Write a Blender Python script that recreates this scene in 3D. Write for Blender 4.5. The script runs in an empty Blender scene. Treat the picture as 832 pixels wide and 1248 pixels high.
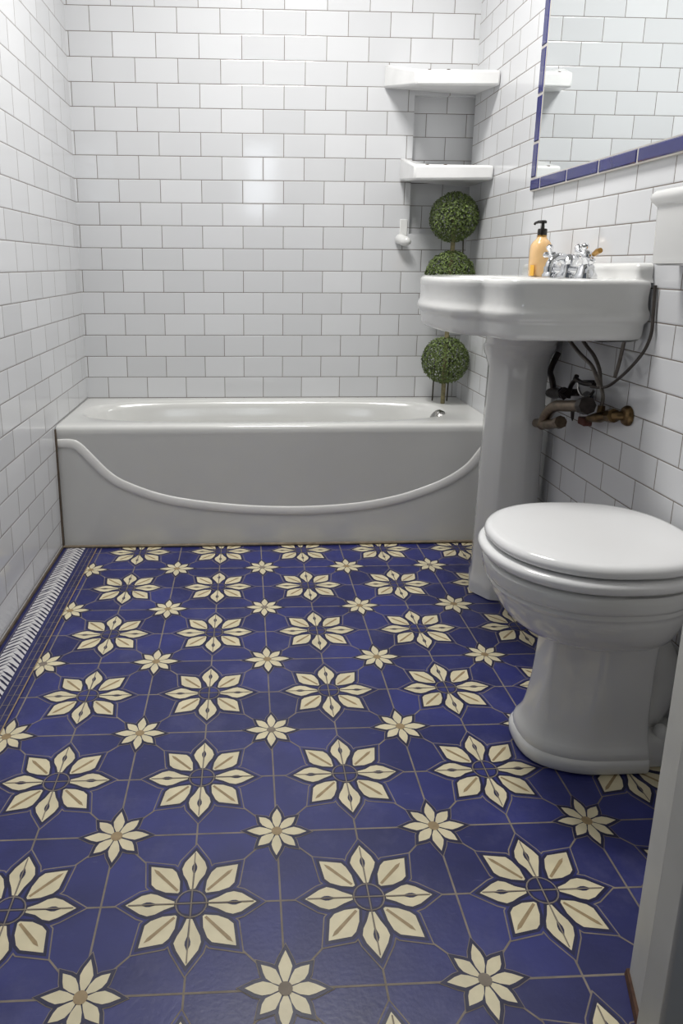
import bpy, bmesh, math, random
from mathutils import Vector, Matrix
random.seed(7)
S = bpy.context.scene
COL = S.collection
PI = math.pi
# ------------------------------------------------------------------ room dimensions (metres)
XL, XR, YB, YT, ZR = -0.647, 0.878, 2.876, 2.359, 0.439     # left wall, right wall, back wall, tub front, tub rim
ZC = 2.5                                                    # ceiling
YF0, YF1 = 0.655, 0.765                                     # doorway wall (hall side, bath side)

# ------------------------------------------------------------------ node helpers
def srgb(r, g, b):
    f = lambda c: (c/255/12.92) if c/255 <= .04045 else ((c/255+.055)/1.055)**2.4
    return (f(r), f(g), f(b), 1)

def mat(name, col, rough=.4, metal=0.0, var=0.0, scale=20.0, coat=0.0, bump=0.0, bscale=60.0, trans=0.0, detail=4.0):
    m = bpy.data.materials.new(name); m.use_nodes = True
    nt = m.node_tree; b = nt.nodes['Principled BSDF']
    b.inputs['Roughness'].default_value = rough
    b.inputs['Metallic'].default_value = metal
    b.inputs['Coat Weight'].default_value = coat
    b.inputs['Coat Roughness'].default_value = .06
    b.inputs['Transmission Weight'].default_value = trans
    tc = nt.nodes.new('ShaderNodeTexCoord')
    n = nt.nodes.new('ShaderNodeTexNoise'); n.inputs['Scale'].default_value = scale; n.inputs['Detail'].default_value = detail
    nt.links.new(tc.outputs['Object'], n.inputs['Vector'])
    mr = nt.nodes.new('ShaderNodeMapRange')
    mr.inputs['From Min'].default_value = .3; mr.inputs['From Max'].default_value = .7
    mr.inputs['To Min'].default_value = 1-var; mr.inputs['To Max'].default_value = 1+var
    nt.links.new(n.outputs['Fac'], mr.inputs['Value'])
    mx = nt.nodes.new('ShaderNodeVectorMath'); mx.operation = 'SCALE'
    mx.inputs[0].default_value = col[:3]
    nt.links.new(mr.outputs['Result'], mx.inputs['Scale'])
    nt.links.new(mx.outputs['Vector'], b.inputs['Base Color'])
    if bump:
        n2 = nt.nodes.new('ShaderNodeTexNoise'); n2.inputs['Scale'].default_value = bscale; n2.inputs['Detail'].default_value = 3
        nt.links.new(tc.outputs['Object'], n2.inputs['Vector'])
        bp = nt.nodes.new('ShaderNodeBump'); bp.inputs['Strength'].default_value = bump; bp.inputs['Distance'].default_value = .002
        nt.links.new(n2.outputs['Fac'], bp.inputs['Height']); nt.links.new(bp.outputs['Normal'], b.inputs['Normal'])
    return m

def tile_mat(name, axis, w, h, u0, v0, grout=(96, 88, 80), tile=(219, 220, 222)):
    """glazed subway tiles in running bond; u along x or y, v along z; joints of the odd courses at u0 + n*w, bed joints at v0 + n*h"""
    m = bpy.data.materials.new(name); m.use_nodes = True
    nt = m.node_tree; N = nt.nodes; L = nt.links; b = N['Principled BSDF']
    tc = N.new('ShaderNodeTexCoord'); sp = N.new('ShaderNodeSeparateXYZ'); L.new(tc.outputs['Object'], sp.inputs[0])
    cb = N.new('ShaderNodeCombineXYZ')
    au = N.new('ShaderNodeMath'); au.operation = 'ADD'; au.inputs[1].default_value = -u0 + 60*w
    av = N.new('ShaderNodeMath'); av.operation = 'ADD'; av.inputs[1].default_value = -v0 + 60*h
    L.new(sp.outputs[axis], au.inputs[0]); L.new(sp.outputs['Z'], av.inputs[0])
    L.new(au.outputs[0], cb.inputs['X']); L.new(av.outputs[0], cb.inputs['Y'])
    def brick(ms, sm):
        k = N.new('ShaderNodeTexBrick'); k.offset = .5; k.offset_frequency = 2; k.squash = 1
        k.inputs['Scale'].default_value = 1
        k.inputs['Brick Width'].default_value = w; k.inputs['Row Height'].default_value = h
        k.inputs['Mortar Size'].default_value = ms; k.inputs['Mortar Smooth'].default_value = sm
        k.inputs['Bias'].default_value = 0
        L.new(cb.outputs[0], k.inputs['Vector'])
        return k
    k1 = brick(.00125, .15)
    k1.inputs['Color1'].default_value = (0, 0, 0, 1); k1.inputs['Color2'].default_value = (1, 1, 1, 1); k1.inputs['Mortar'].default_value = (.5, .5, .5, 1)
    # colour
    wn = N.new('ShaderNodeTexNoise'); wn.inputs['Scale'].default_value = 3; L.new(tc.outputs['Object'], wn.inputs['Vector'])
    t1 = N.new('ShaderNodeMix'); t1.data_type = 'RGBA'
    t1.inputs['A'].default_value = srgb(*tile); t1.inputs['B'].default_value = srgb(*(c-9 for c in tile))
    L.new(k1.outputs['Color'], t1.inputs['Factor'])
    gr = N.new('ShaderNodeMix'); gr.data_type = 'RGBA'
    gr.inputs['A'].default_value = srgb(*grout); gr.inputs['B'].default_value = srgb(*(min(255, c+38) for c in grout))
    L.new(wn.outputs['Fac'], gr.inputs['Factor'])
    cm = N.new('ShaderNodeMix'); cm.data_type = 'RGBA'
    L.new(k1.outputs['Fac'], cm.inputs['Factor']); L.new(t1.outputs['Result'], cm.inputs['A']); L.new(gr.outputs['Result'], cm.inputs['B'])
    L.new(cm.outputs['Result'], b.inputs['Base Color'])
    rg = N.new('ShaderNodeMapRange'); rg.inputs['To Min'].default_value = .09; rg.inputs['To Max'].default_value = .8
    L.new(k1.outputs['Fac'], rg.inputs['Value']); L.new(rg.outputs['Result'], b.inputs['Roughness'])
    b.inputs['IOR'].default_value = 1.52
    # each tile is set at a slightly different tilt
    wh = N.new('ShaderNodeTexWhiteNoise'); wh.noise_dimensions = '1D'; L.new(k1.outputs['Color'], wh.inputs['W'])
    sb = N.new('ShaderNodeVectorMath'); sb.operation = 'SUBTRACT'; sb.inputs[1].default_value = (.5, .5, .5); L.new(wh.outputs['Color'], sb.inputs[0])
    sc = N.new('ShaderNodeVectorMath'); sc.operation = 'SCALE'; sc.inputs['Scale'].default_value = .016; L.new(sb.outputs[0], sc.inputs[0])
    ge = N.new('ShaderNodeNewGeometry')
    ad = N.new('ShaderNodeVectorMath'); ad.operation = 'ADD'; L.new(ge.outputs['Normal'], ad.inputs[0]); L.new(sc.outputs[0], ad.inputs[1])
    k2 = brick(.0045, 1.0)
    wv = N.new('ShaderNodeTexNoise'); wv.inputs['Scale'].default_value = 26; wv.inputs['Detail'].default_value = 1; L.new(tc.outputs['Object'], wv.inputs['Vector'])
    hm = N.new('ShaderNodeMath'); hm.operation = 'MULTIPLY_ADD'; hm.inputs[1].default_value = -1.0
    L.new(k2.outputs['Fac'], hm.inputs[0])
    wm = N.new('ShaderNodeMath'); wm.operation = 'MULTIPLY'; wm.inputs[1].default_value = .14; L.new(wv.outputs['Fac'], wm.inputs[0])
    L.new(wm.outputs[0], hm.inputs[2])
    bp = N.new('ShaderNodeBump'); bp.inputs['Strength'].default_value = .55; bp.inputs['Distance'].default_value = .0012
    L.new(hm.outputs[0], bp.inputs['Height']); L.new(ad.outputs[0], bp.inputs['Normal'])
    L.new(bp.outputs['Normal'], b.inputs['Normal'])
    return m

M = {}
M['wall_back'] = tile_mat('subway_tile_back', 'X', .1575, .0847, .070, .5256)
M['wall_left'] = tile_mat('subway_tile_left', 'Y', .1575, .0847, .05, .5256, grout=(108, 101, 96))
M['wall_right'] = tile_mat('subway_tile_right', 'Y', .147, .0707, 1.49, .716-.0707, grout=(98, 88, 78))
M['ceiling'] = mat('ceiling_paint', srgb(178, 178, 174), .9, var=.02)
M['paint'] = mat('white_gloss_paint', srgb(196, 196, 190), .45, var=.05, scale=9, bump=.15, bscale=30)
M['bare_wood'] = mat('bare_brown_wood', srgb(84, 58, 44), .8, var=.35, scale=60)
M['porcelain'] = mat('white_porcelain', srgb(226, 226, 224), .1, var=.012, scale=5, coat=.3)
M['enamel'] = mat('tub_enamel', srgb(217, 217, 214), .16, var=.02, scale=6, coat=.2)
M['plastic'] = mat('white_seat_plastic', srgb(243, 243, 243), .14, var=.006, scale=4, coat=.2)
M['apron_sheen'] = mat('painted_apron_sheen', srgb(240, 239, 236), .22, var=.02, scale=8, coat=.2)  # paler than the tub body: the apron's curved reflection put into the colour
M['marble'] = mat('pale_marble', srgb(234, 234, 233), .25, var=.05, scale=11, detail=8)
M['caulk'] = mat('old_caulk', srgb(128, 116, 98), .8, var=.25, scale=40)
M['grime'] = mat('dark_joint', srgb(92, 80, 68), .8, var=.3, scale=30)
M['tile_blue'] = mat('cobalt_floor_tile', srgb(46, 50, 109), .34, var=.2, scale=9, bump=.12, bscale=130, detail=7)
def worn_tile(m):
    # every quarter tile was glazed a little differently; worn greyish patches and fine scratches lie over them
    nt = m.node_tree; N = nt.nodes; L = nt.links; b = N['Principled BSDF']
    base = b.inputs['Base Color'].links[0].from_socket
    tc = N.new('ShaderNodeTexCoord')
    a = N.new('ShaderNodeVectorMath'); a.operation = 'ADD'; a.inputs[1].default_value = (.231+.14*40, -2.168+.14*60, 0); L.new(tc.outputs['Object'], a.inputs[0])
    q = N.new('ShaderNodeVectorMath'); q.operation = 'SCALE'; q.inputs['Scale'].default_value = 1/.14; L.new(a.outputs[0], q.inputs[0])
    fl_ = N.new('ShaderNodeVectorMath'); fl_.operation = 'FLOOR'; L.new(q.outputs[0], fl_.inputs[0])
    wn = N.new('ShaderNodeTexWhiteNoise'); wn.noise_dimensions = '2D'; L.new(fl_.outputs[0], wn.inputs['Vector'])
    mr = N.new('ShaderNodeMapRange'); mr.inputs['To Min'].default_value = .78; mr.inputs['To Max'].default_value = 1.22; L.new(wn.outputs['Value'], mr.inputs['Value'])
    v = N.new('ShaderNodeVectorMath'); v.operation = 'SCALE'; L.new(base, v.inputs[0]); L.new(mr.outputs[0], v.inputs['Scale'])
    n = N.new('ShaderNodeTexNoise'); n.inputs['Scale'].default_value = 5; n.inputs['Detail'].default_value = 9; n.inputs['Roughness'].default_value = .72; L.new(tc.outputs['Object'], n.inputs['Vector'])
    r = N.new('ShaderNodeMapRange'); r.inputs['From Min'].default_value = .52; r.inputs['From Max'].default_value = .80; r.inputs['To Min'].default_value = 0; r.inputs['To Max'].default_value = .5; L.new(n.outputs['Fac'], r.inputs['Value'])
    mp = N.new('ShaderNodeMapping'); mp.inputs['Rotation'].default_value = (0, 0, .6); mp.inputs['Scale'].default_value = (22, 160, 1); L.new(tc.outputs['Object'], mp.inputs['Vector'])
    n2 = N.new('ShaderNodeTexNoise'); n2.inputs['Scale'].default_value = 1; n2.inputs['Detail'].default_value = 2; L.new(mp.outputs[0], n2.inputs['Vector'])
    r2 = N.new('ShaderNodeMapRange'); r2.inputs['From Min'].default_value = .70; r2.inputs['From Max'].default_value = .76; r2.inputs['To Max'].default_value = .35; L.new(n2.outputs['Fac'], r2.inputs['Value'])
    mxm = N.new('ShaderNodeMath'); mxm.operation = 'MAXIMUM'; L.new(r.outputs[0], mxm.inputs[0]); L.new(r2.outputs[0], mxm.inputs[1])
    mx = N.new('ShaderNodeMix'); mx.data_type = 'RGBA'; L.new(mxm.outputs[0], mx.inputs['Factor']); L.new(v.outputs[0], mx.inputs['A']); mx.inputs['B'].default_value = srgb(104, 104, 142)
    L.new(mx.outputs['Result'], b.inputs['Base Color'])
    r3 = N.new('ShaderNodeMapRange'); r3.inputs['To Min'].default_value = .26; r3.inputs['To Max'].default_value = .46; L.new(n.outputs['Fac'], r3.inputs['Value']); L.new(r3.outputs[0], b.inputs['Roughness'])
worn_tile(M['tile_blue'])
M['navy'] = mat('navy_glaze', srgb(30, 30, 66), .4, var=.25, scale=40, bump=.1)
M['border_blue'] = mat('dark_blue_glaze', srgb(38, 42, 92), .4, var=.25, scale=25, bump=.1)
M['cream'] = mat('cream_glaze', srgb(222, 211, 178), .42, var=.09, scale=24, bump=.15, bscale=90)
M['vein'] = mat('tan_glaze', srgb(158, 136, 100), .5, var=.15, scale=80)
M['grout'] = mat('floor_grout', srgb(136, 126, 114), .8, var=.2, scale=30)
M['stripe_white'] = mat('stripe_white', srgb(214, 212, 212), .4, var=.06, scale=30)
M['frame_blue'] = mat('mirror_frame_glaze', srgb(34, 36, 104), .12, var=.12, scale=18, coat=.3)
M['frame_grout'] = mat('pale_joint', srgb(190, 186, 180), .8, var=.1)
M['mirror'] = mat('mirror_silver', (.86, .89, .89, 1), .0, metal=1.0)
M['chrome'] = mat('chrome', (.78, .79, .81, 1), .07, metal=1.0, var=.03)
M['dull_chrome'] = mat('dull_chrome', (.42, .41, .40, 1), .25, metal=1.0, var=.2, scale=60)
M['old_brass'] = mat('tarnished_brass', srgb(108, 88, 60), .36, metal=.9, var=.4, scale=70, bump=.3, bscale=120)
M['trap_metal'] = mat('tarnished_trap_metal', srgb(122, 108, 92), .36, metal=.9, var=.3, scale=50, bump=.2)
M['black_metal'] = mat('blackened_metal', srgb(44, 38, 36), .35, metal=.7, var=.5, scale=70)
M['rust'] = mat('rusty_red_handle', srgb(92, 52, 42), .55, var=.4, scale=80, metal=.3)
M['hose'] = mat('grey_hose', srgb(104, 97, 90), .4, var=.2, scale=80, metal=.3)
M['hose_dark'] = mat('dark_hose', srgb(74, 68, 64), .35, var=.2, scale=80, metal=.3)
M['amber'] = mat('amber_plastic', srgb(224, 184, 130), .2, var=.1, scale=22, coat=.4)
M['patch_yellow'] = mat('plain_yellow', srgb(236, 178, 48), .4, var=.1)
M['pump'] = mat('black_pump', srgb(26, 22, 20), .25, var=.2)
M['gold'] = mat('brass_collar', srgb(178, 136, 72), .3, metal=.8)
M['leaf'] = mat('box_leaf', srgb(92, 108, 54), .5, var=.95, scale=120, detail=2)
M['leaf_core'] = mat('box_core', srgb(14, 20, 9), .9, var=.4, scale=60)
M['bark'] = mat('pale_bark', srgb(128, 120, 88), .8, var=.3, scale=60, bump=.4)
M['twig'] = mat('thin_twig', srgb(66, 60, 44), .8, var=.2)
M['hall_wall'] = mat('hall_paint', srgb(160, 159, 154), .8, var=.03, scale=3)

# ------------------------------------------------------------------ mesh helpers
def link(name, verts, faces, m, parent=None, fm=None, smooth=True, ang=38, bevel=0):
    me = bpy.data.meshes.new(name); me.from_pydata([tuple(v) for v in verts], [], faces)
    for x in (m if isinstance(m, list) else [m]): me.materials.append(x)
    if fm: me.polygons.foreach_set('material_index', fm)
    o = bpy.data.objects.new(name, me); COL.objects.link(o)
    bm = bmesh.new(); bm.from_mesh(me)
    if not fm and smooth: bmesh.ops.remove_doubles(bm, verts=bm.verts, dist=1e-6)
    if smooth: bmesh.ops.recalc_face_normals(bm, faces=bm.faces)
    for f in bm.faces: f.smooth = smooth
    if smooth:
        for e in bm.edges:
            if len(e.link_faces) == 2 and e.calc_face_angle(0) > math.radians(ang): e.smooth = False
    bm.to_mesh(me); bm.free()
    if bevel:
        b = o.modifiers.new('bevel', 'BEVEL'); b.width = bevel; b.segments = 2; b.limit_method = 'ANGLE'; b.angle_limit = math.radians(35)
    if parent: o.parent = parent
    return o

class MB:
    def __init__(s): s.v = []; s.f = []; s.m = []
    def add(s, vs, fs, mi=0):
        n = len(s.v); s.v += [tuple(v) for v in vs]; s.f += [tuple(n+i for i in f) for f in fs]; s.m += [mi]*len(fs)
    def box(s, a, b, mi=0):
        x0, y0, z0 = a; x1, y1, z1 = b
        s.add([(x0,y0,z0),(x1,y0,z0),(x1,y1,z0),(x0,y1,z0),(x0,y0,z1),(x1,y0,z1),(x1,y1,z1),(x0,y1,z1)],
              [(0,3,2,1),(4,5,6,7),(0,1,5,4),(1,2,6,5),(2,3,7,6),(3,0,4,7)], mi)
    def loft(s, rings, cap0=True, cap1=True, mi=0):
        n = len(rings[0]); vs = [v for r in rings for v in r]; fs = []
        for k in range(len(rings)-1):
            for i in range(n):
                j = (i+1) % n; fs.append((k*n+i, k*n+j, (k+1)*n+j, (k+1)*n+i))
        if cap0: fs.append(tuple(range(n-1, -1, -1)))
        if cap1: fs.append(tuple((len(rings)-1)*n+i for i in range(n)))
        s.add(vs, fs, mi)
    def tube(s, pts, r, seg=12, mi=0):
        pts = [Vector(p) for p in pts]; rs = r if isinstance(r, (list, tuple)) else [r]*len(pts); rings = []
        up = None
        for i, p in enumerate(pts):
            d = (pts[min(i+1, len(pts)-1)] - pts[max(i-1, 0)]).normalized()
            if up is None: up = d.orthogonal().normalized()
            up = (up - d*up.dot(d)).normalized(); sd = d.cross(up)
            rings.append([p + (up*math.cos(a) + sd*math.sin(a))*rs[i] for a in (2*PI*k/seg for k in range(seg))])
        s.loft(rings, mi=mi)
    def lathe(s, prof, c=(0,0,0), axis='Z', seg=32, mi=0):
        rings = []
        for r, h in prof:
            ring = []
            for k in range(seg):
                a = 2*PI*k/seg; x, y = r*math.cos(a), r*math.sin(a)
                v = (x, y, h) if axis == 'Z' else ((h, x, y) if axis == 'X' else (y, h, x))
                ring.append((c[0]+v[0], c[1]+v[1], c[2]+v[2]))
            rings.append(ring)
        s.loft(rings, mi=mi)
    def build(s, name, m, parent=None, **k):
        return link(name, s.v, s.f, m, parent, fm=(s.m if isinstance(m, list) and len(m) > 1 else None), **k)

def spline(pts, n=8, closed=False):
    P = [Vector(p) for p in pts]; out = []; N_ = len(P)
    for i in range(N_ if closed else N_-1):
        if closed: a, b, c, d = P[(i-1) % N_], P[i], P[(i+1) % N_], P[(i+2) % N_]
        else: a, b, c, d = P[max(i-1, 0)], P[i], P[i+1], P[min(i+2, N_-1)]
        for k in range(n):
            t = k/n
            out.append(.5*((2*b)+(c-a)*t+(2*a-5*b+4*c-d)*t*t+(3*b-a-3*c+d)*t**3))
    if not closed: out.append(P[-1])
    return out

def thing(name, label, cat, loc=(0,0,0), group=None):
    o = bpy.data.objects.new(name, None); COL.objects.link(o); o.location = loc; o.empty_display_size = .05
    o['label'] = label; o['category'] = cat
    if group: o['group'] = group
    return o
def under(o, root):
    """parent a mesh built in world coordinates under a thing standing at its base"""
    o.parent = root; o.matrix_parent_inverse = Matrix.Translation(root.location).inverted()
    return o
def structure(o): o['kind'] = 'structure'; return o

def superell(cx, cy, rx, ry, z, n=64, e=2.0, xmax=None):
    r = []
    for k in range(n):
        a = 2*PI*k/n; c, s_ = math.cos(a), math.sin(a)
        x = cx + rx*math.copysign(abs(c)**(2/e), c); y = cy + ry*math.copysign(abs(s_)**(2/e), s_)
        if xmax is not None: x = min(x, xmax)
        r.append((x, y, z))
    return r
def inset2(poly, d):
    """offset a counter-clockwise closed 2D curve inwards by d"""
    n = len(poly); out = []
    for i in range(n):
        a, b, c = Vector(poly[i-1][:2]), Vector(poly[i][:2]), Vector(poly[(i+1) % n][:2])
        e1 = (b-a).normalized(); e2 = (c-b).normalized()
        n1 = Vector((-e1.y, e1.x)); n2 = Vector((-e2.y, e2.x)); m = n1+n2
        m = m/max(m.length, 1e-6); k = d/max(m.dot(n1), .5)
        out.append((b.x+m.x*k, b.y+m.y*k))
    return out

# ------------------------------------------------------------------ SETTING: walls, ceiling
b = MB(); T = .12
NX, NZ0, NZ1, ND = .645, 1.095, 1.60, .03                      # shallow recess behind the corner shelves
y1 = YB+T
b.add([(XL-T,YB,0),(NX,YB,0),(NX,YB,ZC),(XL-T,YB,ZC)], [(0,1,2,3)])
b.add([(NX,YB,0),(XR+T,YB,0),(XR+T,YB,NZ0),(NX,YB,NZ0)], [(0,1,2,3)])
b.add([(NX,YB,NZ1),(XR+T,YB,NZ1),(XR+T,YB,ZC),(NX,YB,ZC)], [(0,1,2,3)])
yn = YB+ND
b.add([(NX,yn,NZ0),(XR+T,yn,NZ0),(XR+T,yn,NZ1),(NX,yn,NZ1)], [(0,1,2,3)])
b.add([(NX,YB,NZ0),(NX,yn,NZ0),(NX,yn,NZ1),(NX,YB,NZ1)], [(0,1,2,3)])
b.add([(NX,YB,NZ0),(XR+T,YB,NZ0),(XR+T,yn,NZ0),(NX,yn,NZ0)], [(0,1,2,3)])
b.add([(NX,yn,NZ1),(XR+T,yn,NZ1),(XR+T,YB,NZ1),(NX,YB,NZ1)], [(0,1,2,3)])
b.add([(XR+T,YB,0),(XR+T,y1,0),(XR+T,y1,ZC),(XR+T,YB,ZC)], [(0,1,2,3)])
b.add([(XL-T,YB,0),(XL-T,y1,0),(XL-T,y1,ZC),(XL-T,YB,ZC)], [(3,2,1,0)])
b.add([(XL-T,y1,0),(XR+T,y1,0),(XR+T,y1,ZC),(XL-T,y1,ZC)], [(3,2,1,0)])
structure(b.build('wall_back', M['wall_back'], smooth=False))
b = MB(); b.box((XL-T, YF1, 0), (XL, YB, ZC)); structure(b.build('wall_left', M['wall_left'], smooth=False))
b = MB(); b.box((XR, YF1, 0), (XR+T, YB, ZC)); structure(b.build('wall_right', M['wall_right'], smooth=False))
b = MB(); b.box((XL-T, YF0-.0, ZC), (XR+T, YB+T, ZC+.1)); structure(b.build('ceiling', M['ceiling'], smooth=False))
# doorway wall the camera looks through: two stubs and the head over the opening
JX = .533
b = MB()
b.box((JX+.02, YF0, 0), (XR+T, YF1-.004, ZC)); b.box((XL-T, YF0, 0), (-.47, YF1-.004, ZC)); b.box((-.47, YF0, 2.12), (JX+.02, YF1-.004, ZC))
structure(b.build('wall_front', M['hall_wall'], smooth=False))
# painted door jamb on the right with its stop moulding and bare lower edge
b = MB()
b.add([(JX,YF1,.006),(.512,.695,.006),(.512,.655,.006),(.56,.655,.006),(.56,YF1,.006),
       (JX,YF1,2.1),(.512,.695,2.1),(.512,.655,2.1),(.56,.655,2.1),(.56,YF1,2.1)],
      [(0,5,6,1),(1,6,7,2),(2,7,8,3),(3,8,9,4),(4,9,5,0),(0,1,2,3,4),(9,8,7,6,5)])
jamb = structure(b.build('trim_1', M['paint'], bevel=.003))
b = MB(); b.box((.500, .645, .004), (.556, .690, 2.08)); s_ = b.build('door_stop', M['paint'], bevel=.004); under(s_, jamb)
b = MB()
b.add([(JX-.004,YF1+.003,.0005),(.5055,.695,.0005),(.503,.66,.0005),(.55,.66,.0005),(.55,YF1+.001,.0005),
       (JX-.003,YF1+.002,.012),(.507,.695,.012),(.5045,.66,.012),(.55,.66,.012),(.55,YF1+.001,.012)],
      [(0,5,6,1),(1,6,7,2),(2,7,8,3),(3,8,9,4),(4,9,5,0),(0,1,2,3,4),(9,8,7,6,5)])
w_ = b.build('bare_wood_edge', M['bare_wood'], smooth=False); under(w_, jamb); w_['label'] = 'bare brown wood along the bottom of the jamb'

# ------------------------------------------------------------------ FLOOR
t = .14; P = 2*t; FX, FY = -.231, 2.168
BX = -.527                                                   # inner edge of the border strip
fl = MB(); BLUE, GROUT, NAVY, CREAM, VEIN, BORD, WHITE = range(7)
NP = [0]
def poly(pts, z, mi):
    NP[0] += 1; z += (NP[0] % 60)*2.2e-6                      # no two glaze patches share a plane
    fl.add([(x, y, z) for x, y in pts], [tuple(range(len(pts)))], mi)
def strip(a, c, w, z, mi):
    a = Vector(a); c = Vector(c); d = (c-a).normalized(); n = Vector((-d.y, d.x))*w/2
    poly([a-n, c-n, c+n, a+n], z, mi)
def rot(pts, a, s=1, o=(0,0)):
    ca, sa = math.cos(a), math.sin(a); return [(o[0]+s*(x*ca-y*sa), o[1]+s*(x*sa+y*ca)) for x, y in pts]
def grow(pts, d): return inset2(pts, -d)
Y0 = -1.75
fl.box((XL-T, Y0, -.08), (XR+T, YB+T, 0), BLUE)
Z = [.00018*i for i in range(12)]
x = FX - 4*P
gw = .0031
for k in range(-4, 12):
    gx = FX + k*t
    if BX-.02 < gx < XR: strip((gx+.0008, Y0), (gx-.0006, YT+.03), gw, Z[1], GROUT)
for k in range(-2, 28):
    gy = FY + t - k*t
    strip((XL, gy), (XR, gy), gw, Z[1], GROUT)
card = [(.19,-.03),(.30,-.072),(.39,-.125),(.47,-.145),(.56,-.115),(.73,0),(.56,.115),(.47,.145),(.39,.125),(.30,.072),(.19,.03)]
diag = [(.15,.145),(.30,.155),(.42,.205),(.475,.26),(.515,.515),(.26,.475),(.205,.42),(.155,.30),(.145,.15)]
diag = [(.16,.14),(.30,.155),(.42,.205),(.475,.26),(.515,.515),(.26,.475),(.205,.42),(.155,.30),(.14,.16)]
slit = [(.2,-.008),(.40,-.01),(.46,-.03),(.50,-.03),(.57,0),(.50,.03),(.46,.03),(.40,.01),(.2,.008)]
sc_ = [(.05,-.012),(.14,-.05),(.22,-.066),(.29,-.045),(.385,0),(.29,.045),(.22,.066),(.14,.05),(.05,.012)]
sd_ = [(.05,-.012),(.13,-.048),(.20,-.066),(.26,-.048),(.335,0),(.26,.048),(.20,.066),(.13,.048),(.05,.012)]
circ = lambda r, n=20: [(r*math.cos(2*PI*k/n), r*math.sin(2*PI*k/n)) for k in range(n)]
def wob(pts, a): return [(x+random.uniform(-a, a), y+random.uniform(-a, a)) for x, y in pts]
for j in range(-1, 13):
    for i in range(-2, 6):
        cx, cy = FX+P/2+i*P, FY+P/2-j*P                       # large flower
        if BX-.1 < cx < XR+.15 and cy > .2:
            o = (cx, cy); ra = random.uniform(-.015, .015)
            for q in range(4):
                a = q*PI/2+ra
                pc, pd = wob(card, .005), wob(diag, .005)
                for pts in (pc, pd):
                    poly(rot(grow(pts, .072), a, t, o), Z[2], GROUT)
                    poly(rot(grow(pts, .058), a, t, o), Z[3], BLUE)
                    poly(rot(grow(pts, .034), a, t, o), Z[4], NAVY)
                    poly(rot(pts, a, t, o), Z[6], CREAM)
                poly(rot(slit, a, t, o), Z[7], NAVY)
                v = random.uniform(.40, .46)
                poly(rot([(.18,.158),(v,v-.03),(v+.03,v+.03),(v-.03,v),(.158,.18)], a, t, o), Z[7], VEIN)
                # diagonal joint running out towards the small flower
                strip(rot([(.53,.53)], q*PI/2, t, o)[0], rot([(.76,.76)], q*PI/2, t, o)[0], gw*.9, Z[1], GROUT)
            poly(rot(circ(.180), 0, t, o), Z[7], GROUT)
            poly(rot(circ(.165), 0, t, o), Z[8], NAVY)
            for q in range(4):
                poly(rot([(.02,.02),(.14,.02),(.13,.075),(.09,.12),(.02,.14)], q*PI/2, t, o), Z[9], BLUE)
            for q in range(2):
                e = rot([(-.70,0),(.70,0)], q*PI/2, t, o); strip(e[0], e[1], gw*.66, Z[10], GROUT)
        cx, cy = FX+i*P, FY-j*P                               # small flower
        if BX-.06 < cx < XR+.08 and cy > .2:
            o = (cx, cy); s = t*random.uniform(.96, 1.05); ra = random.uniform(-.05, .05)
            for q in range(4):
                for pts, a in ((sc_, q*PI/2+ra), (sd_, q*PI/2+PI/4+ra)):
                    pts = wob(pts, .004)
                    poly(rot(grow(pts, .044), a, s, o), Z[2], GROUT)
                    poly(rot(grow(pts, .036), a, s, o), Z[4], NAVY)
                    poly(rot(pts, a, s, o), Z[6], CREAM)
            poly(rot(circ(.07, 14), 0, s, o), Z[8], VEIN if random.random() < .6 else GROUT)
# border strip along the left wall
zb = .0026
poly([(XL, Y0), (BX, Y0), (BX, YT+.03), (XL, YT+.03)], zb, BORD)
strip((BX, Y0), (BX, YT+.03), .003, zb+.0003, VEIN)
strip((-.541, Y0), (-.541, YT+.03), .0016, zb+.0003, GROUT)
strip((-.556, Y0), (-.556, YT+.03), .0016, zb+.0003, GROUT)
strip((-.6315, Y0), (-.6315, YT+.03), .0014, zb+.0003, GROUT)
y = .6
while y < YT:
    strip((-.556, y), (BX, y+.002), .0012, zb+.0003, GROUT); y += .038
poly([(-.628, Y0), (-.568, Y0), (-.568, YT+.03), (-.628, YT+.03)], zb+.0002, WHITE)
y = .45; k = 0
while y < YT+.02:
    for sgn in (0, 1):
        xa, xb = (-.628, -.594) if sgn == 0 else (-.568, -.602)
        yy = y + sgn*.008 + random.uniform(-.002, .002); dy = .034 + random.uniform(-.004, .004)
        w = .0058
        mid = ((xa+xb)/2+random.uniform(-.002, .002), yy+dy*.55)
        poly([(xa, yy-w*.6), (mid[0], mid[1]-w*.75), (xb, yy+dy), (mid[0], mid[1]+w*.75), (xa, yy+w*.6)] if sgn == 0 else
             [(xa, yy+w*.6), (mid[0], mid[1]+w*.75), (xb, yy+dy), (mid[0], mid[1]-w*.75), (xa, yy-w*.6)], zb+.0004, NAVY)
    y += .0195; k += 1
structure(fl.build('floor', [M['tile_blue'], M['grout'], M['navy'], M['cream'], M['vein'], M['border_blue'], M['stripe_white']], smooth=False))
# caulked joints
b = MB(); b.box((XL+.001, YT-.010, .0026), (XR-.001, YT+.004, .010)); structure(b.build('trim_2', M['caulk'], bevel=.003))
b = MB(); b.box((XL-.001, YF1, .0), (XL+.005, YT-.012, .010)); b.box((XL-.001, YT-.006, .0), (XL+.005, YT+.002, ZR-.01))
structure(b.build('trim_3', M['grime'], smooth=False))

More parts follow.
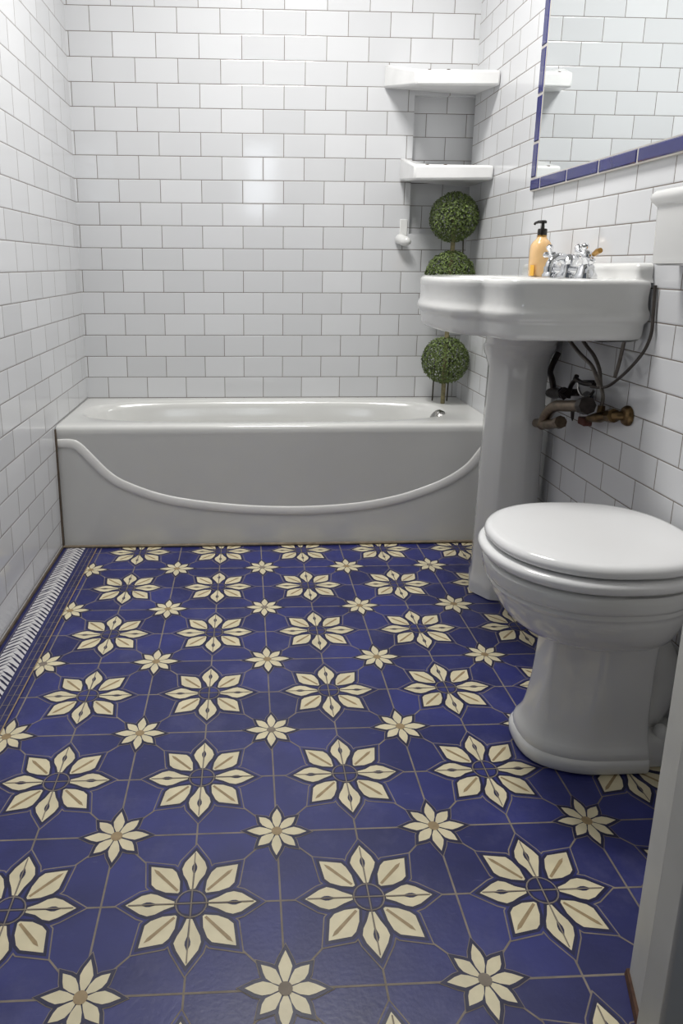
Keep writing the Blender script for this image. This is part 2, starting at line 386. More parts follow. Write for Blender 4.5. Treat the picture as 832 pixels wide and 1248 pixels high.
# ------------------------------------------------------------------ BATHTUB
tub = thing('bathtub', 'white built-in bathtub against the tiled back wall, with a curved reflection shaped as a pale raised line on its front', 'bathtub', (.115, 2.62, 0))
X0, X1, YK = XL+.004, XR-.002, YB-.002
oc = (.075, 2.626)                                            # centre of the opening
def tub_outer(z, d=0.0, dyf=0.0):
    n = 96; r = []
    for k in range(n):
        a = 2*PI*k/n; c, s_ = math.cos(a), math.sin(a)
        mx = max(abs(c), abs(s_)); c /= mx; s_ /= mx
        xm, hx = (X0+X1)/2, (X1-X0)/2-d
        yf = YT+d+dyf; ym, hy = (yf+YK-d)/2, (YK-d-yf)/2
        r.append((xm+hx*c, ym+hy*s_, z))
    return r
def tub_in(rx, ry, z, e=3.0, dx=0):
    n = 96; r = []
    for k in range(n):
        a = 2*PI*k/n; c, s_ = math.cos(a), math.sin(a); mx = max(abs(c), abs(s_)); c /= mx; s_ /= mx
        q = (abs(c)**e+abs(s_)**e)**(-1/e)
        r.append((oc[0]+dx+rx*c*q, oc[1]+ry*s_*q, z))
    return r
b = MB()
b.loft([tub_outer(.004, .0, .012), tub_outer(.02, 0, .012), tub_outer(ZR-.05, 0, .004), tub_outer(ZR-.03, 0, .001), tub_outer(ZR-.014, 0, .0),
        tub_outer(ZR-.006, 0, .003), tub_outer(ZR-.001, 0, .009), tub_outer(ZR, 0, .017),
        tub_in(.685, .213, ZR), tub_in(.678, .207, ZR-.002), tub_in(.668, .198, ZR-.010), tub_in(.655, .188, ZR-.03), tub_in(.62, .178, ZR-.12),
        tub_in(.57, .165, ZR-.24), tub_in(.52, .15, ZR-.30), tub_in(.44, .12, ZR-.325), tub_in(.2, .06, ZR-.33)], cap0=True, cap1=True)
under(b.build('tub_body', M['enamel'], ang=50), tub)
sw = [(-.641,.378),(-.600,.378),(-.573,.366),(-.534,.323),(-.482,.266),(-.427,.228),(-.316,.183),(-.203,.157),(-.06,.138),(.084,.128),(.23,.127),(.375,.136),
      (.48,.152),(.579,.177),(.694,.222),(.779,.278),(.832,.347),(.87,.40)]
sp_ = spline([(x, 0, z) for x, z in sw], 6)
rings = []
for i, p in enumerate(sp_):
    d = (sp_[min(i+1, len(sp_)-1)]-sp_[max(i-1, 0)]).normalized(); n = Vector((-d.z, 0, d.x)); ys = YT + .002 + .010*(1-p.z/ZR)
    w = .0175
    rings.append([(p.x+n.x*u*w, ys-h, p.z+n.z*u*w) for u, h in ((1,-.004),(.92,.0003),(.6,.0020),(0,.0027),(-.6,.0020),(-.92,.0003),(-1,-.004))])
b = MB(); b.loft(rings)  # reflection on the apron, modelled as a low band in whiter enamel
o = under(b.build('sheen_curve', M['apron_sheen'], ang=80), tub); o['label'] = 'curved reflection on the tub front, shaped as a raised band of paler enamel'
ov = MB(); ov.lathe([(.0, -.014), (.038, -.014), (.040, .002), (.037, .010), (.027, .020), (.015, .027), (.0, .029)], seg=28)
o = ov.build('overflow_plate', M['dull_chrome']); o.matrix_world = Matrix.Translation((.714, 2.552, ZR-.027)) @ Matrix.Rotation(-PI/2+.25, 4, 'Y')
mw = o.matrix_world.copy(); o.parent = tub; o.matrix_parent_inverse = Matrix.Translation(tub.location).inverted(); o['label'] = 'chrome overflow plate'
lv = MB(); lv.tube([(.012, -.020, .012), (.022, -.030, .020), (.036, -.034, .028)], [.005, .004, .003], 8); l_ = lv.build('trip_lever', M['dull_chrome'], o)

# ------------------------------------------------------------------ CORNER SHELVES
def shelf(plan, zb, zt_, label):
    """plan, zb, zt_: wall-left, front-left, front-right, wall-right-front, wall-right-back; the left end rises against the back wall"""
    t_ = thing('corner_shelf', label, 'shelf', (plan[4][0]-.1, plan[4][1]-.1, min(zb)), 'marble corner shelves above the tub')
    b = MB(); b.loft([[(x, y, z) for (x, y), z in zip(plan, zb)], [(x, y, z) for (x, y), z in zip(plan, zt_)]])
    under(b.build('slab', M['marble'], bevel=.008, ang=25), t_)
    for k, (u, v) in enumerate(((.18, .06), (.42, .10))):
        b = MB(); q0 = Vector(plan[1]).lerp(Vector(plan[2]), u)
        b.lathe([(.008, -.002), (.008, .0015), (.004, .0022)], (q0.x, q0.y+.012, (zt_[1]*(1-u)+zt_[2]*u)+.001), seg=12)
        o = under(b.build('fixing_cap', M['grime']), t_); o['label'] = 'small brownish fixing mark on the top edge'
    return t_
shelf([(.524, YB-.001), (.590, 2.635), (.857, 2.60), (XR-.001, 2.60), (XR-.001, YB-.001)], [1.622, 1.580, 1.575, 1.575, 1.603], [1.706, 1.630, 1.625, 1.625, 1.63],
      'upper white marble corner shelf, close to the mirror top')
shelf([(.598, YB-.001), (.600, 2.635), (.862, 2.60), (XR-.001, 2.60), (XR-.001, YB-.001)], [1.292, 1.270, 1.270, 1.270, 1.272], [1.378, 1.322, 1.318, 1.318, 1.32],
      'lower white marble corner shelf, just above the topiary')

# ceramic hook
hk = thing('wall_hook', 'small white ceramic knob on the back wall under the lower shelf', 'hook', (.618, YB, 1.075))
b = MB(); b.box((.608, YB-.006, 1.058), (.638, YB-.001, 1.150)); under(b.build('back_plate', M['porcelain'], bevel=.005), hk)
b = MB()
b.tube(spline([(.612, YB-.006, 1.074), (.614, YB-.022, 1.072), (.622, YB-.040, 1.066), (.634, YB-.048, 1.068), (.642, YB-.050, 1.072)], 4), [.022,.022,.0215,.021,.0205,.020,.020,.020,.0195,.019,.0185,.018,.017,.016,.013,.010,.005], 18)
under(b.build('knob', M['porcelain']), hk)

# ------------------------------------------------------------------ MIRROR
MY0, MY1, MZ0, MZ1 = 1.02, 2.228, 1.194, 1.97
mir = thing('wall_mirror', 'large wall mirror framed by blue tiles on the right wall', 'mirror', (XR, (MY0+MY1)/2, MZ0))
FWs, FWb = .040, .036
b = MB(); b.box((XR-.012, MY0+FWb, MZ0+FWb), (XR-.001, MY1-FWs, MZ1-FWb)); under(b.build('mirror_glass', M['mirror'], smooth=False), mir)
b = MB()
fb = MB()
def ftile(y0, y1, z0, z1):
    e = .0019
    a = [(y0+e, z0+e), (y1-e, z0+e), (y1-e, z1-e), (y0+e, z1-e)]
    i = .004
    c = [(y0+e+i, z0+e+i), (y1-e-i, z0+e+i), (y1-e-i, z1-e-i), (y0+e+i, z1-e-i)]
    fb.loft([[(XR-.002, y, z) for y, z in a], [(XR-.011, y, z) for y, z in a], [(XR-.0145, y, z) for y, z in c]], mi=0)
z = MZ0+FWb
ys = [MY1-FWs]
ytiles = [MY1, MY1-.073] + [MY1-.073-.178*k for k in range(1, 7)]
for k in range(len(ytiles)-1): ftile(max(ytiles[k+1], MY0), ytiles[k], MZ0, MZ0+FWb) if ytiles[k] > MY0+.01 else None
z = MZ0+FWb
zt = [z, 1.331, 1.463, 1.591, 1.72, 1.85, MZ1]
for k in range(len(zt)-1):
    ftile(MY1-FWs, MY1, zt[k], zt[k+1]); ftile(MY0, MY0+FWb, zt[k], zt[k+1])
for k in range(7): ftile(max(MY0, MY1-.178*(k+1)), MY1-.178*k, MZ1, MZ1+FWb)
g = .0015
fb.box((XR-.0122, MY0, MZ0), (XR-.001, MY1, MZ0+FWb), 1); fb.box((XR-.0122, MY1-FWs-.004, MZ0+FWb), (XR-.001, MY1, MZ1+FWb), 1)
fb.box((XR-.0122, MY0, MZ0+FWb), (XR-.001, MY0+FWb, MZ1+FWb), 1); fb.box((XR-.0122, MY0, MZ1), (XR-.001, MY1, MZ1+FWb), 1)
under(fb.build('tile_frame', [M['frame_blue'], M['frame_grout']], smooth=False), mir)

# ------------------------------------------------------------------ PEDESTAL SINK
SY = 1.85
sink = thing('pedestal_sink', 'white porcelain pedestal sink on the right wall below the mirror', 'sink', (.765, 1.93, 0))
half = [(.8765, 1.5185), (.8745, 1.5125), (.868, 1.509), (.845, 1.5075), (.78, 1.507), (.70, 1.508), (.63, 1.511), (.588, 1.518), (.564, 1.538), (.553, 1.565), (.5475, 1.592), (.544, 1.610), (.538, 1.622), (.525, 1.631), (.508, 1.648), (.490, 1.680), (.478, 1.730), (.471, 1.785), (.468, 1.85)]
full = half + [(x, 2*SY-y) for x, y in reversed(half[:-1])]
full = [(v.x, v.y) for v in spline([(x, y, 0) for x, y in full], 4)]
full = full[::-1]                                             # front curve, then closes along the wall
area = sum(full[i-1][0]*full[i][1]-full[i][0]*full[i-1][1] for i in range(len(full)))
if area < 0: full = full[::-1]
def ring(d, z):
    q = inset2(full, d); return [(min(x, .8765), y, z) for x, y in q]
nF = len(full)
def bowl(rx, ry, z):
    r = []
    for i in range(nF):
        x, y = full[i]; a = math.atan2((y-SY)/.30, (x-.64)/.17); r.append((.655+rx*math.cos(a), SY+ry*math.sin(a), z))
    return r
def lerp(r1, r2, k, z): return [(p[0]+(q[0]-p[0])*k, p[1]+(q[1]-p[1])*k, z) for p, q in zip(r1, r2)]
prof = [(.10,.811),(.030,.8125),(.018,.815),(.012,.820),(.0095,.830),(.0085,.846),(.008,.851),(.004,.855),(.0005,.859),(-.002,.866),(-.0025,.871),(-.001,.877),(.0025,.883),(.0045,.893),(.005,.91),(.004,.925),(.003,.934),(.0045,.941),(.009,.9455),(.015,.9475)]
b = MB()
rings = [ring(d, z) for d, z in prof]
b0 = bowl(.135, .235, .944)
rings += [lerp(ring(.015, .9475), b0, k, z) for k, z in ((.25,.9475),(.55,.9465),(.85,.9455))] + [b0, bowl(.125,.222,.934), bowl(.112,.20,.90), bowl(.085,.15,.85), bowl(.03,.04,.832)]
b.loft(rings)
basin = under(b.build('basin', M['porcelain'], ang=60), sink)
b = MB()
ya, yb_ = SY-.332, SY+.332
r0 = lambda z, e: [(.8765, ya+e, z), (.8765, yb_-e, z), (.846+e, yb_-e, z), (.838+e, yb_-.012-e, z), (.838+e, ya+.012+e, z), (.846+e, ya+e, z)]
b.loft([r0(.94, -.004), r0(.952, .002), r0(.965, .003), r0(.973, .003), r0(.979, .007), r0(.982, .014)])
under(b.build('backsplash', M['porcelain'], ang=60), sink)
# pedestal: flared octagonal column
PX, PY = .778, 1.985
def octo(r, z, sx=1.0, n=8):
    out = []
    for k in range(n):
        a0 = 2*PI*(k+.5)/n - .25; a1 = 2*PI*(k+1.5)/n - .25
        p0 = Vector((math.cos(a0), math.sin(a0))); p1 = Vector((math.cos(a1), math.sin(a1)))
        for q in range(4):
            u = .06 + .88*q/3; v = p0.lerp(p1, u); out.append((PX+v.x*r*sx, PY+v.y*r, z))
    return out
def rnd(r, z, cx=PX, cy=PY, sx=1.0, n=32): return [(cx+r*sx*math.cos(2*PI*(k/4+.5+(.0))/8-.25), cy+r*math.sin(2*PI*(k/4+.5)/8-.25), z) for k in range(n)]
b = MB()
b.loft([octo(.099,.003), octo(.099,.03), octo(.098,.045), octo(.0945,.055), octo(.0935,.075), octo(.0925,.2), octo(.090,.40), octo(.0875,.56), octo(.086,.66), octo(.086,.695), rnd(.0865,.71),
        rnd(.089,.722), rnd(.094,.734,cx=PX-.001), rnd(.098,.746,cx=PX-.003,cy=PY-.01), rnd(.099,.755,cx=PX-.004,cy=PY-.015), rnd(.096,.762,cx=PX-.004,cy=PY-.02), rnd(.097,.775,cx=PX-.005,cy=PY-.03), rnd(.103,.792,cx=PX-.008,cy=PY-.05), rnd(.112,.806,cx=PX-.016,cy=PY-.06), rnd(.112,.83,cx=PX-.016,cy=PY-.06)])
under(b.build('pedestal', M['porcelain'], ang=24), sink)

# ------------------------------------------------------------------ FAUCET
fa = thing('faucet', 'chrome two-handle faucet on the back of the sink', 'faucet', (.79, 1.76, .9475))
Z0 = .9468
b = MB()
b.lathe([(.026,0),(.026,.006),(.022,.012),(.020,.022),(.016,.030)], (.795,1.66,Z0)); b.lathe([(.026,0),(.026,.006),(.022,.012),(.020,.022),(.016,.030)], (.795,1.845,Z0))
b.lathe([(.027,0),(.027,.006),(.021,.014),(.019,.034),(.022,.042),(.015,.052),(.008,.056)], (.795,1.752,Z0))
b.tube([(.795,1.64,Z0+.016),(.795,1.70,Z0+.016),(.795,1.80,Z0+.016),(.795,1.865,Z0+.016)], .011, 12)
under(b.build('valve_body', M['chrome']), fa)
b = MB(); b.tube(spline([(.795,1.752,Z0+.03),(.782,1.750,Z0+.046),(.762,1.746,Z0+.047),(.745,1.742,Z0+.036),(.741,1.741,Z0+.020)], 5), .0105, 14)
b.tube([(.741,1.741,Z0+.026),(.741,1.741,Z0+.013)], .013, 14)
under(b.build('spout', M['chrome']), fa)
for yc, a0, tilt in ((1.66, .5, .10), (1.845, .2, -.12)):
    b = MB(); zt_ = Z0+.044
    b.lathe([(.010,-.018),(.010,-.004),(.013,0),(.013,.008),(.009,.016),(.004,.019)], (.795, yc, zt_), seg=20)
    for k in range(4):
        a = a0+k*PI/2; A = Vector((.35*math.sin(a)*-1, math.cos(a), math.sin(a)*.85))
        c0 = Vector((.795-.006, yc, zt_+.006))
        b.tube([c0+A*.006, c0+A*.018, c0+A*.026, c0+A*.032, c0+A*.036], [.0042, .0048, .0088, .0085, .003], 10)
    under(b.build('cross_handle', M['chrome']), fa)
b = MB(); b.tube([(.815,1.752,Z0+.03),(.815,1.752,Z0+.066)], .0035, 8); b.lathe([(.003,0),(.009,.004),(.010,.010),(.006,.016),(.002,.018)], (.815,1.752,Z0+.062), seg=14)
under(b.build('lift_rod', M['chrome']), fa)
b = MB(); b.tube([(.80,1.640,Z0+.054),(.80,1.624,Z0+.060),(.80,1.612,Z0+.062)], [.006,.007,.006], 10)
o = under(b.build('handle_button', M['gold']), fa); o['label'] = 'small brass button'

# ------------------------------------------------------------------ SOAP BOTTLE
sb_ = thing('soap_bottle', 'amber soap bottle with a black pump on the sink', 'bottle', (.80, 1.945, .9468))
b = MB(); bx, by, bz = .80, 1.945, .9465
b.loft([superell(bx,by,rx,ry,bz+h,36,2.6) for rx,ry,h in ((.024,.028,0),(.026,.030,.003),(.0265,.0305,.03),(.0265,.0305,.07),(.025,.0285,.083),(.020,.0225,.092),(.013,.0145,.099),(.012,.012,.104))])
under(b.build('bottle_body', M['amber']), sb_)
b = MB(); b.box((bx-.0274, by-.030, bz+.002), (bx-.0262, by-.006, bz+.03)); o = under(b.build('yellow_patch', M['patch_yellow']), sb_); o['label'] = 'bright yellow patch at the bottle foot'  # plain yellow box on the lower front of the bottle
b = MB(); b.lathe([(.0125,.103),(.0128,.106),(.0125,.108)], (bx,by,bz), seg=24); under(b.build('collar', M['gold']), sb_)
b = MB(); b.lathe([(.0125,.107),(.0125,.122),(.0115,.125),(.005,.126),(.004,.138),(.0095,.139),(.0095,.145),(.006,.147)], (bx,by,bz), seg=24)
b.tube([(bx,by,bz+.143),(bx-.006,by+.014,bz+.1435),(bx-.011,by+.026,bz+.141),(bx-.012,by+.028,bz+.137)], [.0045,.0042,.0035,.003], 10)
under(b.build('pump', M['pump']), sb_)

# ------------------------------------------------------------------ PLUMBING UNDER THE SINK
tr = thing('drain_trap', 'tarnished thick drain trap pipe beneath the sink, behind the pedestal', 'pipe', (.80, 1.70, .60))
b = MB(); b.tube(spline([(.800,1.835,.555),(.80,1.826,.562),(.80,1.812,.585),(.80,1.785,.609),(.80,1.75,.624),(.80,1.70,.634),(.80,1.65,.644),(.80,1.606,.653)], 4), .0145, 18)
under(b.build('trap_pipe', M['trap_metal']), tr)
b = MB(); b.tube([(.800,1.87,.552),(.80,1.83,.560),(.80,1.79,.566),(.80,1.745,.580),(.80,1.728,.586)], [.0125,.014,.0135,.0125,.0145], 16); b.tube([(.80,1.736,.583),(.80,1.722,.588)], .0165, 8)
under(b.build('lower_bend', M['trap_metal']), tr)
b = MB(); b.tube([(.80,1.614,.651),(.80,1.592,.656)], [.0215,.0215], 8); b.tube([(.80,1.605,.654),(.825,1.64,.652),(.8765,1.752,.650)], [.012,.012,.012], 14)
under(b.build('slip_nut', M['black_metal']), tr)
b = MB(); b.tube([(.80,1.665,.629),(.80,1.662,.612),(.80,1.66,.604)], [.005,.004,.001], 8); under(b.build('drip_tail', M['black_metal']), tr)

va = thing('shutoff_valve', 'tarnished brass shutoff valve on the right wall tiles with a rusty handle', 'valve', (.85, 1.60, .62))
b = MB(); b.tube([(.845,1.668,.608),(.846,1.645,.615),(.847,1.62,.622),(.85,1.60,.629),(.853,1.575,.635)], [.009,.011,.0135,.011,.0125], 14)
b.tube([(.852,1.587,.632),(.852,1.566,.637)], .0165, 8); b.tube([(.849,1.625,.616),(.849,1.622,.640),(.849,1.622,.650)], [.010,.009,.0085], 10)
b.tube([(.853,1.57,.636),(.864,1.555,.639),(.876,1.553,.640)], .011, 12)
under(b.build('valve_body', M['old_brass']), va)
b = MB(); b.lathe([(.024,.0),(.024,-.004),(.020,-.010),(.012,-.013)], (.8765,1.55,.640), 'X', 24); under(b.build('escutcheon', M['old_brass']), va)
b = MB(); b.box((.833,1.668,.588), (.855,1.702,.607)); b.tube([(.845,1.672,.606),(.845,1.660,.611)], .006, 8); under(b.build('handle', M['rust'], bevel=.004), va)
vb = thing('old_shutoff_valve', 'blackened shutoff valve in shadow behind the sink pedestal', 'valve', (.82, 1.80, .64))
b = MB(); b.tube(spline([(.85,1.885,.745),(.835,1.880,.715),(.825,1.868,.694),(.82,1.843,.68),(.82,1.828,.655)], 4), .008, 12)
under(b.build('riser', M['black_metal']), vb)
b = MB()
b.tube([(.82,1.85,.640),(.82,1.82,.645),(.82,1.79,.650),(.82,1.765,.655)], [.012,.016,.013,.016], 10); b.tube([(.82,1.768,.654),(.82,1.748,.658)], .0145, 6)
b.tube([(.82,1.80,.650),(.85,1.80,.650),(.8765,1.80,.650)], .010, 10)
under(b.build('valve_body', M['black_metal']), vb)
for k, (dx, dy) in enumerate(((0, 0),)):
    b = MB(); b.tube([(.812,1.745,.668),(.80,1.742,.658),(.812,1.738,.645)], .006, 8); under(b.build('handle', M['black_metal']), vb)
def hose(pts, r, m, label, name='supply_hose'):
    b = MB(); b.tube(spline(pts, 6), r, 10); o = b.build(name, m); o['label'] = label; o['category'] = 'hose'; return o
hose([(.80,1.77,.815),(.82,1.755,.787),(.82,1.697,.764),(.822,1.641,.745),(.825,1.615,.721),(.828,1.604,.700)], .0048, M['hose'], 'grey hose dropping from the basin nearest the pedestal')
hose([(.83,1.735,.815),(.84,1.722,.788),(.842,1.673,.764),(.844,1.642,.734),(.846,1.632,.700),(.848,1.618,.672),(.849,1.622,.648)], .0045, M['hose'], 'grey hose running down into the brass shutoff valve')
hose([(.836,1.658,.690),(.85,1.612,.697),(.853,1.556,.731),(.856,1.512,.768),(.864,1.493,.80),(.868,1.484,.835),(.8705,1.490,.87),(.872,1.496,.905),(.8728,1.500,.935)], .0036, M['hose_dark'], 'long dark hose curving up around the near end of the sink')
hose([(.855,1.563,.818),(.858,1.575,.79),(.86,1.585,.759),(.86,1.597,.722)], .0042, M['hose'], 'short straight hose hanging from the basin onto the long dark hose')
br = thing('pipe_bracket', 'bent dark wire hook among the hoses beneath the basin', 'hook', (.84, 1.70, .67))
b = MB(); b.tube(spline([(.838,1.775,.640),(.838,1.772,.66),(.838,1.764,.677),(.84,1.747,.692),(.842,1.728,.690),(.842,1.70,.690),(.842,1.655,.695)], 4), .006, 10); b.tube([(.84,1.752,.692),(.84,1.745,.703)], .006, 8)
b.tube([(.842,1.725,.690),(.86,1.725,.69),(.8765,1.725,.69)], .005, 8)
under(b.build('wire_arm', M['black_metal']), br)
b = MB(); b.tube(spline([(.84,1.733,.688),(.84,1.727,.670),(.84,1.704,.658),(.84,1.67,.662),(.84,1.648,.682)], 5), .0035, 8)
under(b.build('wire_loop', M['dull_chrome']), br)

# ------------------------------------------------------------------ TOILET
TY = 1.265
toi = thing('toilet', 'white toilet with its lid closed, on the blue tiles before the sink', 'toilet', (.68, TY, 0))
def egg(xf, ry, z, xb=.866, n=72, e=2.15, dy=0):
    """plan outline with its nose at xf and a squarer back end at xb"""
    r = []; cx = xf + min(.215, (xb-xf)*.5)
    for k in range(n):
        a = 2*PI*k/n; c, s_ = math.cos(a), math.sin(a)
        if c < 0: x = cx + (cx-xf)*math.copysign(abs(c)**(2/e), c); y = ry*math.copysign(abs(s_)**(2/e), s_)
        else: x = cx + (xb-cx)*abs(c)**(2/2.6); y = ry*math.copysign(abs(s_)**(2/2.3), s_)
        r.append((x, TY+y+dy, z))
    return r
b = MB()
b.loft([egg(.474+d, .182-d*.9, z, .866-d, dy=.008) for d, z in ((.03,.4465),(.011,.4465),(.004,.4485),(.0,.454),(.001,.460),(.005,.466),(.012,.4695),(.022,.471),(.05,.473),(.10,.4745),(.15,.475))])
under(b.build('lid', M['plastic'], ang=60), toi)
b = MB()
b.loft([egg(.462+d, .189-d*.9, z, .866-d, dy=.006) for d, z in ((.03,.419),(.014,.419),(.006,.421),(.001,.427),(.0,.434),(.004,.440),(.012,.4425),(.03,.443))])
under(b.build('seat', M['plastic'], ang=60), toi)
b = MB()
b.loft([egg(xf+.007, ry-.003, z, xb) for xf, ry, z, xb in ((.60,.06,.262,.80),(.585,.092,.266,.82),(.553,.115,.275,.83),(.528,.132,.288,.835),(.508,.145,.305,.84),(.494,.155,.325,.845),(.484,.162,.345,.85),(.480,.1645,.355,.85),(.479,.1645,.360,.85),
        (.474,.1685,.3645,.85),(.472,.170,.369,.85),(.474,.1685,.3735,.85),(.474,.169,.376,.85),(.468,.175,.3795,.85),(.465,.178,.385,.85),(.465,.1785,.392,.85),(.463,.180,.400,.85),(.463,.180,.408,.85),(.468,.176,.413,.85),(.49,.160,.4145,.85))])
under(b.build('bowl', M['porcelain'], ang=45), toi)
def foot(xf, hw, z, xb=.79, ch=.085, chy=.045, rr=.012):
    pts = [(xb,-hw),(xb,hw),(xf+ch,hw),(xf,hw-chy),(xf,-hw+chy),(xf+ch,-hw)]
    out = []; n = len(pts)                                    # rounded corners
    for i in range(n):
        p, q, s_ = (Vector(pts[(i+k) % n]) for k in (-1, 0, 1))
        r_ = rr if i > 1 else .012; a = q+(p-q).normalized()*min(r_, (p-q).length*.48); c = q+(s_-q).normalized()*min(r_, (s_-q).length*.48)
        for u in (0, .2, .4, .6, .8, 1): out.append((a*(1-u)**2+q*2*u*(1-u)+c*u*u))
    return [(v.x, TY+v.y, z) for v in out][::-1]
b = MB()
b.loft([foot(.557,.106,.004,rr=.05), foot(.555,.108,.010,rr=.05), foot(.555,.108,.024,rr=.05), foot(.558,.105,.029,rr=.05), foot(.561,.102,.031,rr=.05), foot(.560,.1025,.038,rr=.05), foot(.562,.100,.046,rr=.045), foot(.566,.096,.053,rr=.04), foot(.571,.0925,.060,rr=.035), foot(.578,.0885,.075,rr=.03), foot(.584,.0855,.095,rr=.022), foot(.589,.0835,.12,rr=.016), foot(.594,.082,.15,rr=.012), foot(.598,.081,.20,rr=.010), foot(.601,.083,.24,rr=.010), foot(.599,.086,.27,rr=.010)])
under(b.build('pedestal', M['porcelain'], ang=50), toi)
b = MB()
pl_ = ((.775,-.088),(.835,-.088),(.865,-.07),(.865,.07),(.835,.088),(.775,.088))
b.loft([[(x, TY+y, z) for x, y in pl_] for z in (.004,.045)] + [[(x, TY+y*.95, .058) for x, y in pl_], [(x, TY+y*.8, .064) for x, y in pl_]])
b.tube(spline([(.74,TY,.30),(.79,TY,.25),(.835,TY,.17),(.82,TY,.10),(.785,TY,.05)], 5), .050, 24)
under(b.build('trapway', M['porcelain'], ang=45), toi)
for sgn in (-1, 1):
    b = MB(); b.lathe([(.015,0),(.015,.010),(.012,.018),(.006,.023),(.002,.0245)], (.826, TY+sgn*.066, .060), seg=20); under(b.build('bolt_cap', M['porcelain']), toi)
# wall-hung tank
tk = thing('toilet_tank', 'white ceramic tank with an overhanging lid on the right wall beside the mirror', 'tank', (.845, 1.22, .976))
def rrect(x0, x1, y0, y1, z, r=.02):
    out = []
    for cx, cy, a in ((x1-.0005,y1-.0005,None),(x0+r,y1-r,PI/2),(x0+r,y0+r,PI),(x1-.0005,y0+.0005,None)):
        if a is None: out.append((cx, cy, z))
        else: out += [(cx+r*math.cos(a+PI/2*k/6), cy+r*math.sin(a+PI/2*k/6), z) for k in range(7)]
    return out
b = MB(); b.loft([rrect(.822,.877,1.07,1.428,.976), rrect(.816,.877,1.062,1.435,.980), rrect(.815,.877,1.06,1.437,.988), rrect(.813,.877,1.055,1.440,1.09)])
under(b.build('tank_body', M['porcelain'], ang=40), tk)
b = MB(); b.loft([rrect(.816,.877,1.057,1.436,1.086), rrect(.812,.877,1.053,1.442,1.09), rrect(.806,.877,1.047,1.448,1.097), rrect(.803,.877,1.045,1.451,1.105), rrect(.804,.877,1.046,1.450,1.113), rrect(.809,.877,1.05,1.446,1.119), rrect(.822,.877,1.06,1.435,1.123)])
under(b.build('tank_lid', M['porcelain'], ang=50), tk)
b = MB(); b.tube([(.862,1.12,.99),(.862,1.12,.80),(.862,1.12,.5),(.862,1.16,.40)], .012, 12); under(b.build('flush_pipe', M['chrome']), tk)

# ------------------------------------------------------------------ TOPIARY
tp = thing('topiary', 'three-ball boxwood topiary on a thin stem, in the tub corner', 'topiary', (.783, 2.735, ZR))
def ball_mesh(r, n, seed):
    rn = random.Random(seed); v = []; f = []
    for k in range(n):
        z_ = 1-2*(k+.5)/n; a = k*2.399963+rn.uniform(-.1, .1); q = math.sqrt(1-z_*z_)
        d = Vector((q*math.cos(a), q*math.sin(a), z_)); rad = r*rn.uniform(.90, 1.0)
        u = d.orthogonal().normalized(); u = Matrix.Rotation(rn.uniform(0, 2*PI), 3, d) @ u
        ax = (u + d*rn.uniform(.1, .9)).normalized(); sd = ax.cross(d).normalized()
        L_ = r*rn.uniform(.10, .16); W = L_*rn.uniform(.26, .36); p = d*rad - ax*L_*.5; nn = sd.cross(ax)*L_*.12
        i = len(v)
        v += [p, p+ax*L_*.45+sd*W, p+ax*L_, p+ax*L_*.45-sd*W, p+ax*L_*.5-nn]
        f += [(i, i+1, i+4), (i+1, i+2, i+4), (i+2, i+3, i+4), (i+3, i, i+4)]
    return v, f
tx, ty = .783, 2.735
for k, (bx_, bz_, r) in enumerate(((.783,.613,.093), (.793,.937,.094), (.797,1.150,.092))):
    v, f = ball_mesh(r, 2300, k+3)
    bx_ = min(bx_, XR-.004-r)
    c = Vector((bx_, ty, bz_))
    o = link('foliage_ball', [c+p for p in v], f, M['leaf'], smooth=False); under(o, tp)
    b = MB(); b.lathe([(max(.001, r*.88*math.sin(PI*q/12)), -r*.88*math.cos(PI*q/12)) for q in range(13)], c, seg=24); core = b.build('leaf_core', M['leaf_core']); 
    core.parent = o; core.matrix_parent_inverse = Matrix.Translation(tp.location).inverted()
b = MB(); b.tube(spline([(.781,ty,ZR+.001),(.781,ty,.53),(.780,ty,.61),(.783,ty,.78),(.782,ty,.937),(.784,ty,1.04),(.785,ty,1.15)], 4), [.0085]*25, 12)
under(b.build('stem', M['bark']), tp)
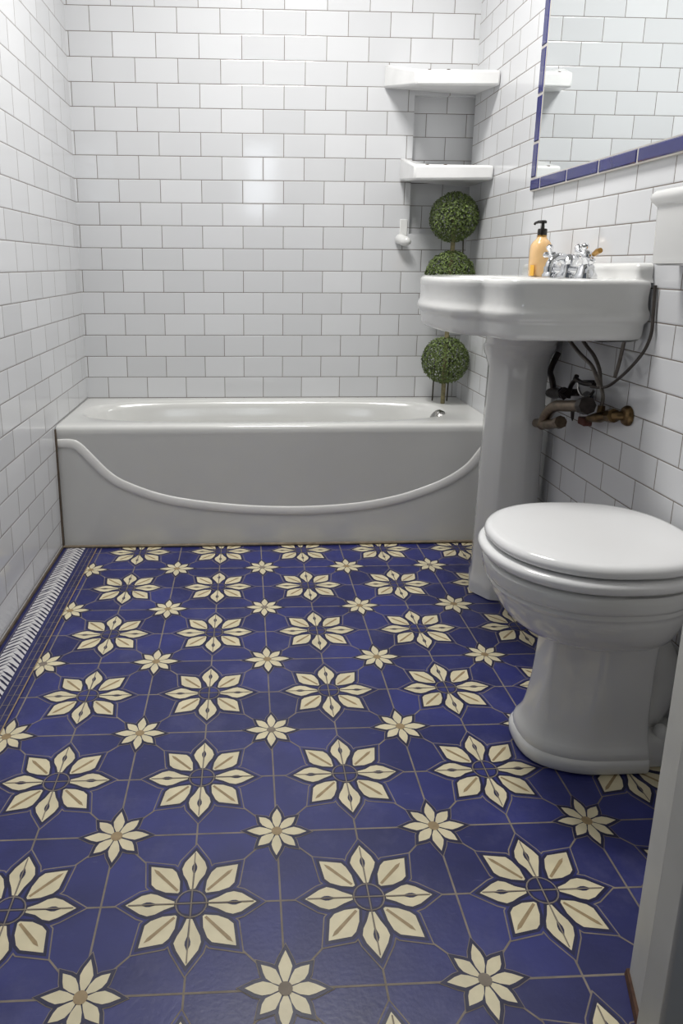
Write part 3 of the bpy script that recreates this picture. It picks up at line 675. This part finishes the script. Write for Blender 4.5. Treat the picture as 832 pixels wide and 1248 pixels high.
for pts in ([(.812,ty+.05,ZR+.001),(.814,ty+.05,.53),(.812,ty+.04,.62)], [(.826,ty+.02,.95),(.832,ty+.025,1.03),(.826,ty+.02,1.12)], [(.755,ty+.06,ZR+.001),(.757,ty+.06,.60)]):
    b = MB(); b.tube(pts, .0028, 6); under(b.build('twig', M['twig']), tp)

# ------------------------------------------------------------------ LIGHT
w = bpy.data.worlds.new('World'); S.world = w; w.use_nodes = True
w.node_tree.nodes['Background'].inputs['Color'].default_value = (.80, .88, 1.0, 1)
w.node_tree.nodes['Background'].inputs['Strength'].default_value = .10
def area(name, loc, target, sx, sy, power, col=(1,1,1), spread=PI):
    l = bpy.data.lights.new(name, 'AREA'); l.shape = 'RECTANGLE'; l.size = sx; l.size_y = sy; l.energy = power; l.color = col; l.spread = spread
    o = bpy.data.objects.new(name, l); COL.objects.link(o); o.location = loc
    o.rotation_euler = (Vector(target)-Vector(loc)).to_track_quat('-Z', 'Y').to_euler(); return o
area('ceiling_lamp', (.15, 1.86, 2.46), (.15, 1.861, 0), .45, .45, 31, (1, .985, .96))
area('hall_daylight', (.12, -1.3, 1.75), (.1, 2.5, 1.0), .30, .55, 2.6, (.86, .93, 1))

# ------------------------------------------------------------------ CAMERA
cam = bpy.data.cameras.new('camera'); co = bpy.data.objects.new('camera', cam); COL.objects.link(co)
f_, px, py = 861.12, 341.93, 531.22; pitch, yaw, roll, Hc = .23759, .04968, .00542, .97349
cy_, sy_ = math.cos(yaw), math.sin(yaw); cp, sp2 = math.cos(pitch), math.sin(pitch)
d = Vector((sy_*cp, cy_*cp, -sp2)); r = Vector((cy_, -sy_, 0)); u = r.cross(d)
c_, s_ = math.cos(roll), math.sin(roll); r2 = c_*r+s_*u; u2 = -s_*r+c_*u
mw = Matrix((r2, u2, -d)).transposed().to_4x4(); mw.translation = (0, 0, Hc); co.matrix_world = mw
cam.sensor_fit = 'HORIZONTAL'; cam.sensor_width = 36; cam.lens = f_*36/832
cam.shift_x = (416-px)/832; cam.shift_y = -(624-py)/832; cam.clip_start = .01
S.camera = co
S.view_settings.view_transform = 'Standard'; S.view_settings.look = 'None'; S.view_settings.gamma = 1; S.view_settings.exposure = 0
S.view_settings.use_curve_mapping = False
